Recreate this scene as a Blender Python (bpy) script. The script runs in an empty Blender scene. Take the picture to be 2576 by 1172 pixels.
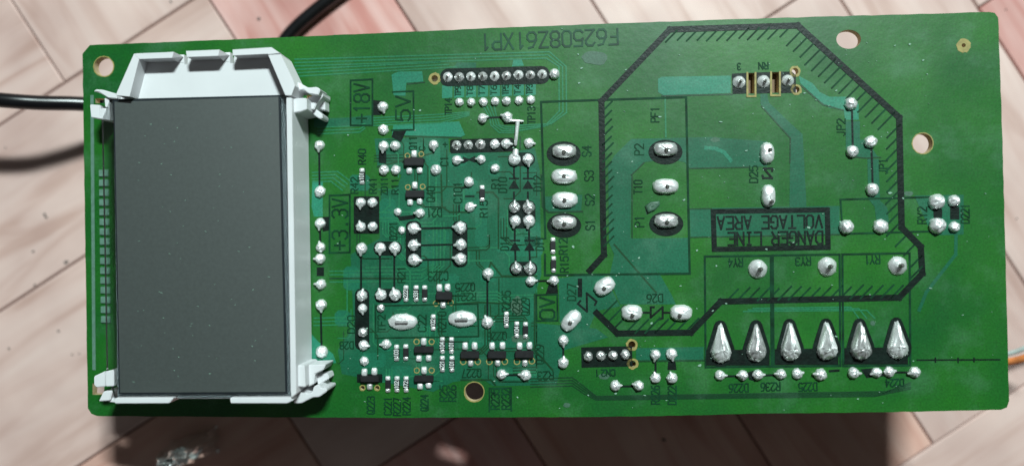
import bpy, bmesh, math, random
from mathutils import Matrix, Vector, noise
random.seed(7)
SC = bpy.context.scene
COL = SC.collection
MM = 0.001

# ---------------------------------------------------------------- camera
CAM_H = 0.180                      # metres above the floor
FPX = 1860.0                       # focal length in pixels of a 2576 px wide picture
PCX, PCY = 1288.0, 586.0
cam = bpy.data.cameras.new('camera')
cam.sensor_width = 36.0
cam.lens = FPX / 2576.0 * 36.0
cam.clip_start = 0.005
cam.clip_end = 20.0
cam.dof.use_dof = True
cam.dof.focus_distance = 0.1525
cam.dof.aperture_fstop = 4.6
camo = bpy.data.objects.new('camera', cam)
camo.location = (0, 0, CAM_H)
COL.objects.link(camo)
SC.camera = camo

# ---------------------------------------------------------------- light of the room and its window
w = bpy.data.worlds.new('World'); SC.world = w; w.use_nodes = True
bg = w.node_tree.nodes['Background']
bg.inputs[0].default_value = (0.96, 1.0, 0.99, 1)
bg.inputs[1].default_value = 0.065
def area(name, direction, dist, sx, sy, power, col):
    l = bpy.data.lights.new(name, 'AREA'); l.shape = 'RECTANGLE'; l.size = sx; l.size_y = sy
    l.energy = power; l.color = col
    o = bpy.data.objects.new(name, l); COL.objects.link(o)
    d = Vector(direction).normalized()
    o.location = d * dist
    o.rotation_euler = d.to_track_quat('Z', 'Y').to_euler()
    return o
area('window_light', (0.25, 0.745, 1.0), 1.1, 0.20, 0.060, 19.5, (0.84, 1.0, 0.985))

SC.view_settings.view_transform = 'Standard'
SC.view_settings.look = 'None'
SC.view_settings.exposure = 0.0
SC.view_settings.gamma = 1.0

# ---------------------------------------------------------------- measured pose of the board
BOARD_POSE = (Matrix.Translation((3.306*MM, 2.557*MM, CAM_H - 153.004*MM))
              @ Matrix.Rotation(-0.0097336, 4, 'X') @ Matrix.Rotation(-0.0576055, 4, 'Y') @ Matrix.Rotation(0.0203711, 4, 'Z'))
INV = BOARD_POSE.inverted()
def at(px, py, h=0.0):
    """measured picture point -> board coordinates (m) on the plane h mm above the board"""
    o = INV @ Vector((0, 0, CAM_H))
    d = INV.to_3x3() @ Vector(((px-PCX)/FPX, -(py-PCY)/FPX, -1.0))
    t = (h*MM - o.z) / d.z
    p = o + d*t
    return (p.x, p.y)
def fl(px, py, z=0.0):
    """measured picture point -> world point z mm above the floor"""
    k = CAM_H - z*MM
    return Vector(((px-PCX)/FPX*k, -(py-PCY)/FPX*k, z*MM))
PX = 1.0/12.1*MM                    # a pixel on the board, in metres

# ---------------------------------------------------------------- materials
def new_mat(name):
    m = bpy.data.materials.new(name); m.use_nodes = True
    nt = m.node_tree
    return m, nt, nt.nodes['Principled BSDF']
def simple(name, col, rough=0.5, metal=0.0, spec=0.5, var=0.0, scale=800.0, bump=0.0, bscale=1500.0):
    m, nt, b = new_mat(name)
    b.inputs['Base Color'].default_value = (*col, 1)
    b.inputs['Roughness'].default_value = rough
    b.inputs['Metallic'].default_value = metal
    b.inputs['Specular IOR Level'].default_value = spec
    if var or bump:
        tc = nt.nodes.new('ShaderNodeTexCoord')
    if var:
        n = nt.nodes.new('ShaderNodeTexNoise'); n.inputs['Scale'].default_value = scale; n.inputs['Detail'].default_value = 5
        r = nt.nodes.new('ShaderNodeValToRGB')
        r.color_ramp.elements[0].position = 0.3; r.color_ramp.elements[1].position = 0.7
        r.color_ramp.elements[0].color = (*[c*(1-var) for c in col], 1)
        r.color_ramp.elements[1].color = (*[min(1, c*(1+var)) for c in col], 1)
        nt.links.new(tc.outputs['Object'], n.inputs['Vector'])
        nt.links.new(n.outputs['Fac'], r.inputs['Fac'])
        nt.links.new(r.outputs['Color'], b.inputs['Base Color'])
    if bump:
        n2 = nt.nodes.new('ShaderNodeTexNoise'); n2.inputs['Scale'].default_value = bscale; n2.inputs['Detail'].default_value = 3
        bp = nt.nodes.new('ShaderNodeBump'); bp.inputs['Strength'].default_value = bump; bp.inputs['Distance'].default_value = 0.0002 if bscale > 50 else 0.00035
        nt.links.new(tc.outputs['Object'], n2.inputs['Vector'])
        nt.links.new(n2.outputs['Fac'], bp.inputs['Height'])
        nt.links.new(bp.outputs['Normal'], b.inputs['Normal'])
    return m
def mask_mat(name, c1, c2, rough=0.375):
    """solder mask: mottled green lacquer with a thin film of flux residue and dust"""
    m, nt, b = new_mat(name)
    L = nt.links.new
    tc = nt.nodes.new('ShaderNodeTexCoord')
    n1 = nt.nodes.new('ShaderNodeTexNoise'); n1.inputs['Scale'].default_value = 45; n1.inputs['Detail'].default_value = 4
    L(tc.outputs['Object'], n1.inputs['Vector'])
    r1 = nt.nodes.new('ShaderNodeValToRGB')
    r1.color_ramp.elements[0].position = 0.35; r1.color_ramp.elements[0].color = (*c1, 1)
    r1.color_ramp.elements[1].position = 0.68; r1.color_ramp.elements[1].color = (*c2, 1)
    L(n1.outputs['Fac'], r1.inputs['Fac'])
    n2 = nt.nodes.new('ShaderNodeTexNoise'); n2.inputs['Scale'].default_value = 110; n2.inputs['Detail'].default_value = 8; n2.inputs['Roughness'].default_value = 0.65
    L(tc.outputs['Object'], n2.inputs['Vector'])
    r2 = nt.nodes.new('ShaderNodeValToRGB')
    r2.color_ramp.elements[0].position = 0.52; r2.color_ramp.elements[0].color = (0, 0, 0, 1)
    r2.color_ramp.elements[1].position = 0.78; r2.color_ramp.elements[1].color = (0.26, 0.26, 0.26, 1)
    L(n2.outputs['Fac'], r2.inputs['Fac'])
    mx = nt.nodes.new('ShaderNodeMixRGB'); mx.inputs[2].default_value = (0.11, 0.24, 0.16, 1)
    L(r2.outputs['Color'], mx.inputs[0]); L(r1.outputs['Color'], mx.inputs[1])
    n4 = nt.nodes.new('ShaderNodeTexNoise'); n4.inputs['Scale'].default_value = 2600; n4.inputs['Detail'].default_value = 2
    L(tc.outputs['Object'], n4.inputs['Vector'])
    r4 = nt.nodes.new('ShaderNodeValToRGB')
    r4.color_ramp.elements[0].position = 0.25; r4.color_ramp.elements[0].color = (0.72, 0.72, 0.72, 1)
    r4.color_ramp.elements[1].position = 0.75; r4.color_ramp.elements[1].color = (1.2, 1.2, 1.2, 1)
    L(n4.outputs['Fac'], r4.inputs['Fac'])
    mu = nt.nodes.new('ShaderNodeMixRGB'); mu.blend_type = 'MULTIPLY'; mu.inputs[0].default_value = 1.0
    L(mx.outputs['Color'], mu.inputs[1]); L(r4.outputs['Color'], mu.inputs[2])
    L(mu.outputs['Color'], b.inputs['Base Color'])
    rr = nt.nodes.new('ShaderNodeMapRange'); rr.inputs[3].default_value = rough-0.08; rr.inputs[4].default_value = rough+0.16
    L(n2.outputs['Fac'], rr.inputs[0]); L(rr.outputs[0], b.inputs['Roughness'])
    n3 = nt.nodes.new('ShaderNodeTexNoise'); n3.inputs['Scale'].default_value = 700; n3.inputs['Detail'].default_value = 4
    L(tc.outputs['Object'], n3.inputs['Vector'])
    bp = nt.nodes.new('ShaderNodeBump'); bp.inputs['Strength'].default_value = 0.25; bp.inputs['Distance'].default_value = 0.0001
    L(n3.outputs['Fac'], bp.inputs['Height']); L(bp.outputs['Normal'], b.inputs['Normal'])
    b.inputs['Specular IOR Level'].default_value = 0.46
    return m
def wood_mat(name, ca, cb, cc):
    m, nt, b = new_mat(name); L = nt.links.new
    tc = nt.nodes.new('ShaderNodeTexCoord'); oi = nt.nodes.new('ShaderNodeObjectInfo')
    vm = nt.nodes.new('ShaderNodeVectorMath'); vm.operation = 'ADD'
    sc = nt.nodes.new('ShaderNodeVectorMath'); sc.operation = 'SCALE'; sc.inputs[0].default_value = (1.3, 2.1, 0.7)
    L(oi.outputs['Random'], sc.inputs['Scale']); L(tc.outputs['Object'], vm.inputs[0]); L(sc.outputs[0], vm.inputs[1])
    mp = nt.nodes.new('ShaderNodeMapping'); mp.inputs['Scale'].default_value = (0.13, 1.0, 1.0); L(vm.outputs[0], mp.inputs['Vector'])
    n = nt.nodes.new('ShaderNodeTexNoise'); n.inputs['Scale'].default_value = 150; n.inputs['Detail'].default_value = 4; n.inputs['Distortion'].default_value = 0.8
    L(mp.outputs[0], n.inputs['Vector'])
    r = nt.nodes.new('ShaderNodeValToRGB'); e = r.color_ramp.elements
    e[0].position = 0.30; e[0].color = (*cc, 1); e[1].position = 0.72; e[1].color = (*ca, 1)
    k = e.new(0.47); k.color = (*cb, 1)
    L(n.outputs['Fac'], r.inputs['Fac'])
    n2 = nt.nodes.new('ShaderNodeTexNoise'); n2.inputs['Scale'].default_value = 38; n2.inputs['Detail'].default_value = 3; L(vm.outputs[0], n2.inputs['Vector'])
    r2 = nt.nodes.new('ShaderNodeValToRGB'); r2.color_ramp.elements[0].position = 0.3; r2.color_ramp.elements[1].position = 0.7
    r2.color_ramp.elements[0].color = (0.80, 0.76, 0.76, 1); r2.color_ramp.elements[1].color = (1.05, 1.05, 1.05, 1)
    L(n2.outputs['Fac'], r2.inputs['Fac'])
    mu = nt.nodes.new('ShaderNodeMixRGB'); mu.blend_type = 'MULTIPLY'; mu.inputs[0].default_value = 1.0
    L(r.outputs['Color'], mu.inputs[1]); L(r2.outputs['Color'], mu.inputs[2])
    L(mu.outputs['Color'], b.inputs['Base Color'])
    b.inputs['Roughness'].default_value = 0.5
    b.inputs['Specular IOR Level'].default_value = 0.35
    return m

M = {}
M['mask'] = mask_mat('solder_mask_green', (0.0030, 0.080, 0.012), (0.0120, 0.122, 0.009))
M['pour'] = mask_mat('solder_mask_over_copper', (0.0035, 0.084, 0.038), (0.007, 0.112, 0.056))
M['pour_bright'] = mask_mat('solder_mask_over_bright_copper', (0.011, 0.155, 0.090), (0.017, 0.205, 0.120))
M['land'] = mask_mat('solder_mask_over_land', (0.005, 0.104, 0.052), (0.009, 0.140, 0.074))
M['trace'] = mask_mat('solder_mask_over_trace', (0.010, 0.135, 0.055), (0.016, 0.170, 0.075))
M['gap'] = mask_mat('solder_mask_in_gap', (0.002, 0.036, 0.010), (0.004, 0.050, 0.014))
M['laminate'] = simple('laminate_edge', (0.46, 0.36, 0.21), 0.7, var=0.3, scale=600)
M['ink'] = simple('black_silkscreen', (0.0025, 0.0085, 0.006), 0.45, spec=0.25, var=0.6, scale=500, bump=0.3)
M['ink_faint'] = simple('worn_silkscreen', (0.004, 0.045, 0.020), 0.5, spec=0.3, var=0.55, scale=260)
M['ink_thin'] = simple('thin_silkscreen', (0.003, 0.036, 0.014), 0.55, spec=0.15, var=0.5, scale=420)
M['solder'] = simple('solder', (0.93, 0.95, 0.93), 0.36, 0.58, var=0.12, scale=900, bump=0.5, bscale=900)
M['solder_joint'] = simple('solder_small_joint', (0.92, 0.94, 0.92), 0.33, 0.62, var=0.10, scale=2.0, bump=0.35, bscale=2.4)
M['solder_joint_dull'] = simple('dull_solder_small_joint', (0.70, 0.70, 0.69), 0.32, 0.75, var=0.2, scale=2.0, bump=0.4, bscale=2.6)
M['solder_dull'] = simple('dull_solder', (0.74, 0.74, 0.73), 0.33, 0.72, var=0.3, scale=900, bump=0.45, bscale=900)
M['lead'] = simple('pin_lead', (0.30, 0.29, 0.27), 0.35, 0.9)
M['chip'] = simple('chip_black', (0.010, 0.010, 0.011), 0.45, var=0.3, scale=1500)
M['chip_print'] = simple('chip_print', (0.55, 0.58, 0.56), 0.6)
M['rim'] = simple('bare_laminate_ring', (0.27, 0.22, 0.065), 0.6, var=0.25, scale=1200)
M['white'] = simple('white_plastic', (0.64, 0.635, 0.65), 0.42, spec=0.4, var=0.03, scale=120)
M['core'] = simple('dark_ferrite', (0.03, 0.03, 0.032), 0.5)
M['bobbin'] = simple('yellow_tape', (0.55, 0.42, 0.10), 0.5)
M['relay'] = simple('relay_black', (0.015, 0.015, 0.017), 0.4)
M['cable'] = simple('cable_black', (0.004, 0.004, 0.005), 0.28, var=0.3, scale=300)
M['orange'] = simple('orange_insulation', (0.75, 0.25, 0.08), 0.4, var=0.1)
M['palewire'] = simple('pale_insulation', (0.45, 0.52, 0.50), 0.4)
M['seam'] = simple('floor_seam', (0.26, 0.11, 0.085), 0.8)
M['guide'] = simple('grey_light_guide', (0.24, 0.27, 0.29), 0.5)
M['brown'] = simple('brown_plastic', (0.16, 0.09, 0.04), 0.6)
M['gasket'] = simple('dark_gasket', (0.006, 0.010, 0.014), 0.5)
M['foil'] = simple('silver_foil', (0.85, 0.87, 0.86), 0.22, 0.9, bump=0.3, bscale=500)
M['crumb'] = simple('dark_crumb', (0.06, 0.06, 0.055), 0.8)
M['dust'] = simple('pale_dust', (0.22, 0.36, 0.28), 0.7)
M['contact'] = simple('shaded_tinned_contact', (0.10, 0.20, 0.15), 0.5, 0.1, var=0.15)  # darkened: the display frame's shadow on the contacts is put into this colour
M['cream'] = wood_mat('cream_wood', (0.68, 0.51, 0.465), (0.62, 0.44, 0.395), (0.51, 0.335, 0.29))
M['pinkish'] = wood_mat('pinkish_wood', (0.67, 0.44, 0.375), (0.61, 0.36, 0.295), (0.50, 0.25, 0.20))
M['pink'] = wood_mat('pink_wood', (0.70, 0.45, 0.42), (0.62, 0.34, 0.305), (0.51, 0.21, 0.18))
# display film: dark smoky polariser with fine dust
def film_mat():
    m, nt, b = new_mat('polariser_film'); L = nt.links.new
    tc = nt.nodes.new('ShaderNodeTexCoord')
    n = nt.nodes.new('ShaderNodeTexNoise'); n.inputs['Scale'].default_value = 1500; n.inputs['Detail'].default_value = 6; n.inputs['Roughness'].default_value = 0.75
    L(tc.outputs['Object'], n.inputs['Vector'])
    r = nt.nodes.new('ShaderNodeValToRGB')
    r.color_ramp.elements[0].position = 0.35; r.color_ramp.elements[0].color = (0.016, 0.025, 0.022, 1)
    r.color_ramp.elements[1].position = 0.72; r.color_ramp.elements[1].color = (0.030, 0.042, 0.038, 1)
    L(n.outputs['Fac'], r.inputs['Fac']); L(r.outputs['Color'], b.inputs['Base Color'])
    b.inputs['Roughness'].default_value = 0.47
    b.inputs['IOR'].default_value = 1.9
    b.inputs['Specular IOR Level'].default_value = 1.0
    return m
M['film'] = film_mat()
def glass_mat():
    m, nt, b = new_mat('display_glass')
    b.inputs['Base Color'].default_value = (0.93, 0.96, 0.96, 1)
    b.inputs['Transmission Weight'].default_value = 1.0
    b.inputs['Roughness'].default_value = 0.08
    b.inputs['IOR'].default_value = 1.48
    return m
M['glass'] = glass_mat()

# ---------------------------------------------------------------- helpers
def link(name, me, mat, parent=None):
    o = bpy.data.objects.new(name, me); COL.objects.link(o)
    if mat is not None and not me.materials: me.materials.append(mat)
    if parent is not None: o.parent = parent
    return o
def mesh(name, verts, faces, smooth=False):
    me = bpy.data.meshes.new(name); me.from_pydata(verts, [], faces); me.update()
    if smooth:
        for p in me.polygons: p.use_smooth = True
    return me
def tag(o, label=None, cat=None, group=None, kind=None):
    if label: o['label'] = label
    if cat: o['category'] = cat
    if group: o['group'] = group
    if kind: o['kind'] = kind
    return o
def empty(name, loc=(0, 0, 0)):
    o = bpy.data.objects.new(name, None); o.location = loc; o.empty_display_size = 0.01; COL.objects.link(o); return o
def orient(poly):
    a = sum(poly[i][0]*poly[(i+1) % len(poly)][1]-poly[(i+1) % len(poly)][0]*poly[i][1] for i in range(len(poly)))
    return poly if a > 0 else poly[::-1]
def prism_vf(poly, z0, z1, off=0):
    poly = orient(poly); n = len(poly)
    v = [(x, y, z0) for x, y in poly] + [(x, y, z1) for x, y in poly]
    f = [tuple(off+i for i in reversed(range(n))), tuple(off+n+i for i in range(n))]
    f += [(off+i, off+(i+1) % n, off+n+(i+1) % n, off+n+i) for i in range(n)]
    return v, f
def prism(name, poly, z0, z1, mat, parent, bevel=0.0):
    v, f = prism_vf(poly, z0*MM, z1*MM)
    me = mesh(name, v, f)
    if bevel:
        bm = bmesh.new(); bm.from_mesh(me)
        bmesh.ops.bevel(bm, geom=bm.edges[:], offset=bevel*MM, segments=2, affect='EDGES', clamp_overlap=True)
        bm.to_mesh(me); bm.free()
        for p in me.polygons: p.use_smooth = False
    return link(name, me, mat, parent)
def boxes(name, lst, mat, parent):
    V, F = [], []
    for poly, z0, z1 in lst:
        v, f = prism_vf(poly, z0*MM, z1*MM, len(V)); V += v; F += f
    return link(name, mesh(name, V, F), mat, parent)
def rect(x0, y0, x1, y1, h=0.0):
    return [at(x0, y0, h), at(x1, y0, h), at(x1, y1, h), at(x0, y1, h)]
def tp(pts, h=0.0): return [at(x, y, h) for x, y in pts]
def ribbon_vf(lines, width, z, V, F):
    """flat bars of real (hair-thin) thickness along board-space polylines"""
    for ln in lines:
        for i in range(len(ln)-1):
            a, b = Vector(ln[i]), Vector(ln[i+1]); d = b-a
            if d.length < 1e-9: continue
            d.normalize(); n = Vector((-d.y, d.x))*width/2; e = d*width*0.42
            q = [a-e-n, b+e-n, b+e+n, a-e+n]
            zz = z + (len(V)//8 % 9)*2.5e-6
            v, f = prism_vf([(p.x, p.y) for p in q], 0.0, zz, len(V)); V += v; F += f
def ribbon(name, lines, width, z, mat, parent):
    V, F = [], []
    ribbon_vf([[at(*p) for p in l] for l in lines], width*PX, z*MM, V, F)
    return link(name, mesh(name, V, F), mat, parent)
def ellipse(cx, cy, rx, ry, n=24, ang=0.0):
    c, s = math.cos(ang), math.sin(ang)
    return [(cx+rx*math.cos(t)*c-ry*math.sin(t)*s, cy+rx*math.cos(t)*s+ry*math.sin(t)*c) for t in [2*math.pi*k/n for k in range(n)]]
def tube(name, pts, rad, mat, parent=None, seg=14, cap=True, sub=8):
    # Catmull-Rom through pts
    P = []
    for i in range(len(pts)-1):
        p0, p1, p2, p3 = pts[max(i-1, 0)], pts[i], pts[i+1], pts[min(i+2, len(pts)-1)]
        for k in range(sub):
            t = k/sub
            P.append(0.5*((2*p1)+(p2-p0)*t+(2*p0-5*p1+4*p2-p3)*t*t+(-p0+3*p1-3*p2+p3)*t**3))
    P.append(pts[-1])
    V, F = [], []
    up = Vector((0, 0, 1))
    for i, p in enumerate(P):
        d = (P[min(i+1, len(P)-1)]-P[max(i-1, 0)]).normalized()
        s = d.cross(up); s = s.normalized() if s.length > 1e-6 else Vector((1, 0, 0)); u = s.cross(d)
        for k in range(seg):
            a = 2*math.pi*k/seg
            V.append(p+(s*math.cos(a)+u*math.sin(a))*rad)
    for i in range(len(P)-1):
        for k in range(seg):
            F.append((i*seg+k, i*seg+(k+1) % seg, (i+1)*seg+(k+1) % seg, (i+1)*seg+k))
    F.append(tuple(range(seg))[::-1]); F.append(tuple((len(P)-1)*seg+k for k in range(seg)))
    me = mesh(name, V, F, True)
    return link(name, me, mat, parent)

# ================================================================= SETTING: wood pattern floor
PPM = 10.333
A33 = math.radians(33.0)
floor = link('floor', mesh('floor', *prism_vf([(-3, -3), (3, -3), (3, 3), (-3, 3)], -0.012, -0.0012)), M['seam'])
tag(floor, 'pinkish cream wood-pattern floor of diagonal planks', None, kind='structure')
planks = [  # along (mm): e1min, e1max, e2min, e2max, direction, wood
 (-230, -71.5, 90, 131, 1, 'cream'), (-230, -71.5, 131, 172, 1, 'pinkish'), (-230, -31, 52, 90, 1, 'cream'), (-230, 7, 10, 52, 1, 'cream'),
 (-230, -70, -30, 10, 1, 'pinkish'), (-70, 58, -30, 10, 1, 'cream'), (-71.5, -31, 90, 230, 2, 'cream'), (-31, 7, 52, 230, 2, 'pink'),
 (7, 47, 10, 230, 2, 'cream'), (47, 98, 10, 230, 2, 'cream'), (98, 125, -99, 230, 2, 'cream'), (125, 165, -99, -16, 2, 'pink'),
 (125, 165, -16, 230, 2, 'cream'), (58, 98, -99, 10, 2, 'cream'), (22, 300, -139, -99, 1, 'cream'), (-64, -24, -240, -30, 2, 'pink'),
 (-104, -64, -240, -30, 2, 'pink'), (-24, 22, -240, -30, 2, 'pinkish'), (22, 58, -99, -30, 2, 'pinkish'), (-230, -104, -70, -30, 1, 'cream')]
def strips(a0, a1, b0, b1):            # the floor going on outside the picture
    n = max(1, round((b1-b0)/40)); w_ = (b1-b0)/n
    for k in range(n): planks.append((a0, a1, b0+k*w_, b0+(k+1)*w_, 1, ('cream', 'pinkish', 'cream')[k % 3]))
for r_ in ((-230, -71.5, 172, 230), (165, 300, -99, 230), (22, 300, -240, -139), (-230, -104, -240, -70), (-560, -230, -240, 230), (300, 630, -240, 230), (-560, 35, 230, 550), (35, 630, 230, 550), (-560, 35, -560, -240), (35, 630, -560, -240)): strips(*r_)
for (a0, a1, b0, b1, dr, wd) in planks:
    L_, W_ = (a1-a0, b1-b0) if dr == 1 else (b1-b0, a1-a0)
    L_ -= 0.36; W_ -= 0.36
    hl, hw = L_/2*MM, W_/2*MM
    me = mesh('plank', *prism_vf([(-hl, -hw), (hl, -hw), (hl, hw), (-hl, hw)], -0.0011, 0.0))
    bm = bmesh.new(); bm.from_mesh(me)
    bmesh.ops.bevel(bm, geom=[e for e in bm.edges if e.verts[0].co.z > -0.0005 and e.verts[1].co.z > -0.0005], offset=0.0003, segments=1, affect='EDGES')
    bm.to_mesh(me); bm.free()
    o = link('plank', me, M[wd], floor)
    c1, c2 = (a0+a1)/2, (b0+b1)/2
    o.location = ((c1*math.cos(A33)-c2*math.sin(A33))*MM, (c1*math.sin(A33)+c2*math.cos(A33))*MM, 0)
    o.rotation_euler = (0, 0, A33 if dr == 1 else A33+math.pi/2)

# ================================================================= THE CIRCUIT BOARD
board = empty('circuit_board')
board.matrix_world = BOARD_POSE
tag(board, 'green printed circuit board lying solder side up on the wood floor', 'circuit board')
TH = 1.6

# holes: x, y, rx, ry (picture pixels on the board)
mount = [(261, 168, 24, 24), (2135, 99.5, 31, 24), (2321, 361, 25, 25), (1193, 985, 23.5, 23.5)]
tiny = [(2424, 115, 5, 5), (1093.5, 198, 8, 8), (2000, 180, 8, 9), (2003, 226, 8, 8), (1589.5, 867, 9, 9), (1591.5, 914.5, 8, 8),
        (1060, 388, 4.5, 4.5), (1025, 392, 4.5, 4.5), (1026, 471, 4.5, 4.5), (1063.5, 469.5, 4.5, 4.5), (912, 975, 5, 5), (949, 975, 5, 5),
        (1097, 763, 5, 5), (1134, 761, 5, 5), (1048, 859, 5, 5), (1086, 859, 5, 5), (1048.5, 931, 5, 5), (1086, 931, 5, 5),
        (1165.5, 909, 5.5, 5.5), (1202, 909, 5.5, 5.5), (1231, 909, 5.5, 5.5), (1270, 909, 5.5, 5.5), (1300.5, 909, 5.5, 5.5), (1338, 907.5, 5.5, 5.5)]
slots = [(1882.5, 184, 1897.5, 236), (1942, 182, 1959, 234), (233, 963, 262, 992), (240, 248, 262, 260), (772, 972, 800, 984), (772, 240, 800, 250)]
outline = [(226, 114.2), (440, 106), (644, 97.5), (966, 83.5), (1288, 69), (1610, 57.5), (1932, 46.5), (2220, 38.5), (2487, 31), (2502, 33), (2511, 45),
           (2516, 180), (2521, 330), (2528, 586), (2534, 810), (2538.5, 1008), (2533, 1024), (2518, 1030), (2220, 1036), (1932, 1039), (1610, 1046.5), (1288, 1049), (966, 1050),
           (644, 1048.5), (440, 1047), (244, 1045.5), (230, 1040), (221, 1026), (217.5, 800), (214, 586), (210.5, 340), (207.5, 136)]
# densify and roughen the sawn edge a little
dn = []
for i in range(len(outline)):
    a, b = Vector(outline[i]), Vector(outline[(i+1) % len(outline)])
    n = max(1, int((b-a).length/24))
    for k in range(n):
        p = a.lerp(b, k/n); j = 0.7 if k else 0.0
        dn.append((p.x+random.uniform(-j, j), p.y+random.uniform(-j, j)))
cu = bpy.data.curves.new('substrate', 'CURVE'); cu.dimensions = '2D'; cu.fill_mode = 'BOTH'; cu.extrude = TH*MM/2
def spl(pts):
    s = cu.splines.new('POLY'); s.points.add(len(pts)-1); s.use_cyclic_u = True
    for q, (x, y) in zip(s.points, pts): q.co = (x, y, 0, 1)
spl(tp(dn))
for (x, y, rx, ry) in mount: spl(tp(ellipse(x, y, rx, ry, 40)))
for (x, y, rx, ry) in tiny: spl(tp(ellipse(x, y, rx, ry, 14)))
for (x0, y0, x1, y1) in slots: spl(rect(x0, y0, x1, y1))
tmp = bpy.data.objects.new('tmp', cu); COL.objects.link(tmp)
dg = bpy.context.evaluated_depsgraph_get(); dg.update()
sub = bpy.data.meshes.new_from_object(tmp.evaluated_get(dg))
bpy.data.objects.remove(tmp)
for v in sub.vertices: v.co.z -= TH*MM/2
sub.materials.clear(); sub.materials.append(M['mask']); sub.materials.append(M['laminate'])
for p in sub.polygons:
    p.use_smooth = False
    p.material_index = 0 if abs(p.normal.z) > 0.5 else 1
substrate = link('substrate', sub, None, board)

# bare rings round the small holes
def ring(cx, cy, ri, ro, z, mat, name='hole_rim', n=22, rjit=0.08):
    V, F = [], []
    for k in range(n):
        t = 2*math.pi*k/n; q = 1+random.uniform(-rjit, rjit)
        for r in (ri, ro*q):
            x, y = at(cx+r*math.cos(t), cy+r*math.sin(t)); V.append((x, y, z*MM))
        for r in (ri, ro*q):
            x, y = at(cx+r*math.cos(t), cy+r*math.sin(t)); V.append((x, y, 0))
    for k in range(n):
        a, b = 4*k, 4*((k+1) % n)
        F += [(a, a+1, b+1, b), (a+1, a+3, b+3, b+1), (a, b, b+2, a+2)]
    return link(name, mesh(name, V, F), mat, board)
for i, (x, y, rx, ry) in enumerate(tiny):
    ring(x, y, rx+0.3, {5: 20}.get(0, 0) or (18 if i == 0 else 15 if i == 1 else rx+6 if i < 6 else rx+2.8), 0.05, M['rim'])
for (x, y, rx, ry) in mount: ring(x, y, rx+0.2, rx+2.6, 0.03, M['rim'], 'hole_rim', 40, 0.02) if rx == ry else None
for (x0, y0, x1, y1) in slots[:2]:
    xm = (x0+x1)/2
    for r_ in ((x0-5, y0-2, x0-0.3, y1+4), (x1+0.3, y0-2, x1+5, y1+4), (x0-5, y1+4.2, x1+5, y1+9)):
        prism('hole_rim', rect(*r_), 0, 0.12, M['rim'], board)

# ---------------------------------------------------------------- copper under the mask
def pour(pts, mat='pour', z=0.03): return prism('copper_area', tp(pts), 0, z, M[mat], board)
pour([(1655, 199), (1664, 194), (1838, 191), (1838, 235), (1668, 240), (1656, 233)], 'pour_bright')
pour([(1913, 237), (1930, 237), (1934, 258), (1990, 312), (2019, 338), (2028, 500), (2028, 590), (1985, 592), (1988, 350), (1924, 280), (1913, 262)], 'pour', 0.028)
pour([(2010, 192), (2044, 210), (2062, 232), (2086, 244), (2128, 244), (2160, 262), (2160, 302), (2126, 302), (2122, 276), (2086, 272), (2066, 258), (2013, 210)], 'pour_bright')
pour([(2127, 305), (2163, 305), (2163, 352), (2180, 352), (2206, 392), (2218, 398), (2128, 394)], 'pour')
pour([(2182, 400), (2210, 400), (2214, 505), (2232, 522), (2236, 560), (2205, 560), (2200, 520), (2184, 500)], 'pour')
pour([(1588, 350), (1790, 345), (1930, 356), (1930, 419), (1735, 424), (1722, 408), (1700, 404), (1640, 406), (1622, 408), (1588, 441), (1586, 598), (1600, 604),
      (1660, 690), (1690, 742), (1700, 765), (1560, 765), (1532, 700), (1545, 640), (1532, 610), (1530, 420), (1545, 392)], 'pour', 0.031)
pour([(1735, 524), (2112, 518), (2112, 588), (1737, 596)], 'pour', 0.026)
pour([(1590, 600), (1734, 598), (1734, 686), (1660, 688)], 'pour', 0.024)
pour([(985, 188), (1003, 181), (1062, 180), (1065, 206), (1022, 209), (1020, 242), (990, 240)], 'pour_bright')
pour([(990, 314), (1155, 306), (1170, 340), (1160, 345), (1020, 341), (985, 345)], 'pour_bright', 0.03)
pour([(786, 455), (812, 455), (812, 545), (790, 545), (784, 520)], 'pour_bright')
pour([(784, 840), (800, 858), (838, 890), (846, 912), (800, 918), (784, 912)], 'pour_bright', 0.034)
pour([(1133, 180), (1150, 158), (1198, 158), (1198, 180)], 'pour')
pour([(1288, 168), (1292, 148), (1312, 150), (1318, 166)], 'pour_bright')
for k in range(8):
    x = 1112+30*k
    pour([(x, 216-0.7*k), (x+26, 215-0.7*k), (x+26, 246-k), (x, 248-k)], 'pour_bright', 0.03)
# the crowded middle: large ground and supply areas
pour([(942, 349), (1128, 345), (1130, 384), (1290, 384), (1345, 372), (1358, 430), (1358, 470), (1362, 690), (1347, 735), (1346, 812), (1500, 826), (1530, 848), (1460, 868),
      (1420, 880), (1400, 968), (1240, 970), (1210, 950), (1140, 960), (1090, 985), (860, 940), (850, 880), (890, 820), (882, 640), (955, 600), (958, 488), (1000, 470), (1010, 440), (950, 420)], 'pour', 0.022)
pour([(1365, 495), (1465, 490), (1462, 530), (1380, 535), (1366, 520)], 'pour', 0.03)
pour([(1405, 700), (1480, 690), (1520, 690), (1560, 770), (1500, 782), (1480, 830), (1408, 810)], 'pour', 0.024)
pour([(1600, 875), (1770, 872), (1770, 905), (1600, 908)], 'pour', 0.024)
pour([(2300, 492), (2424, 490), (2424, 590), (2345, 592)], 'pour', 0.02)
pour([(790, 300), (880, 296), (940, 290), (940, 316), (880, 318), (790, 320)], 'pour', 0.024)

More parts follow.
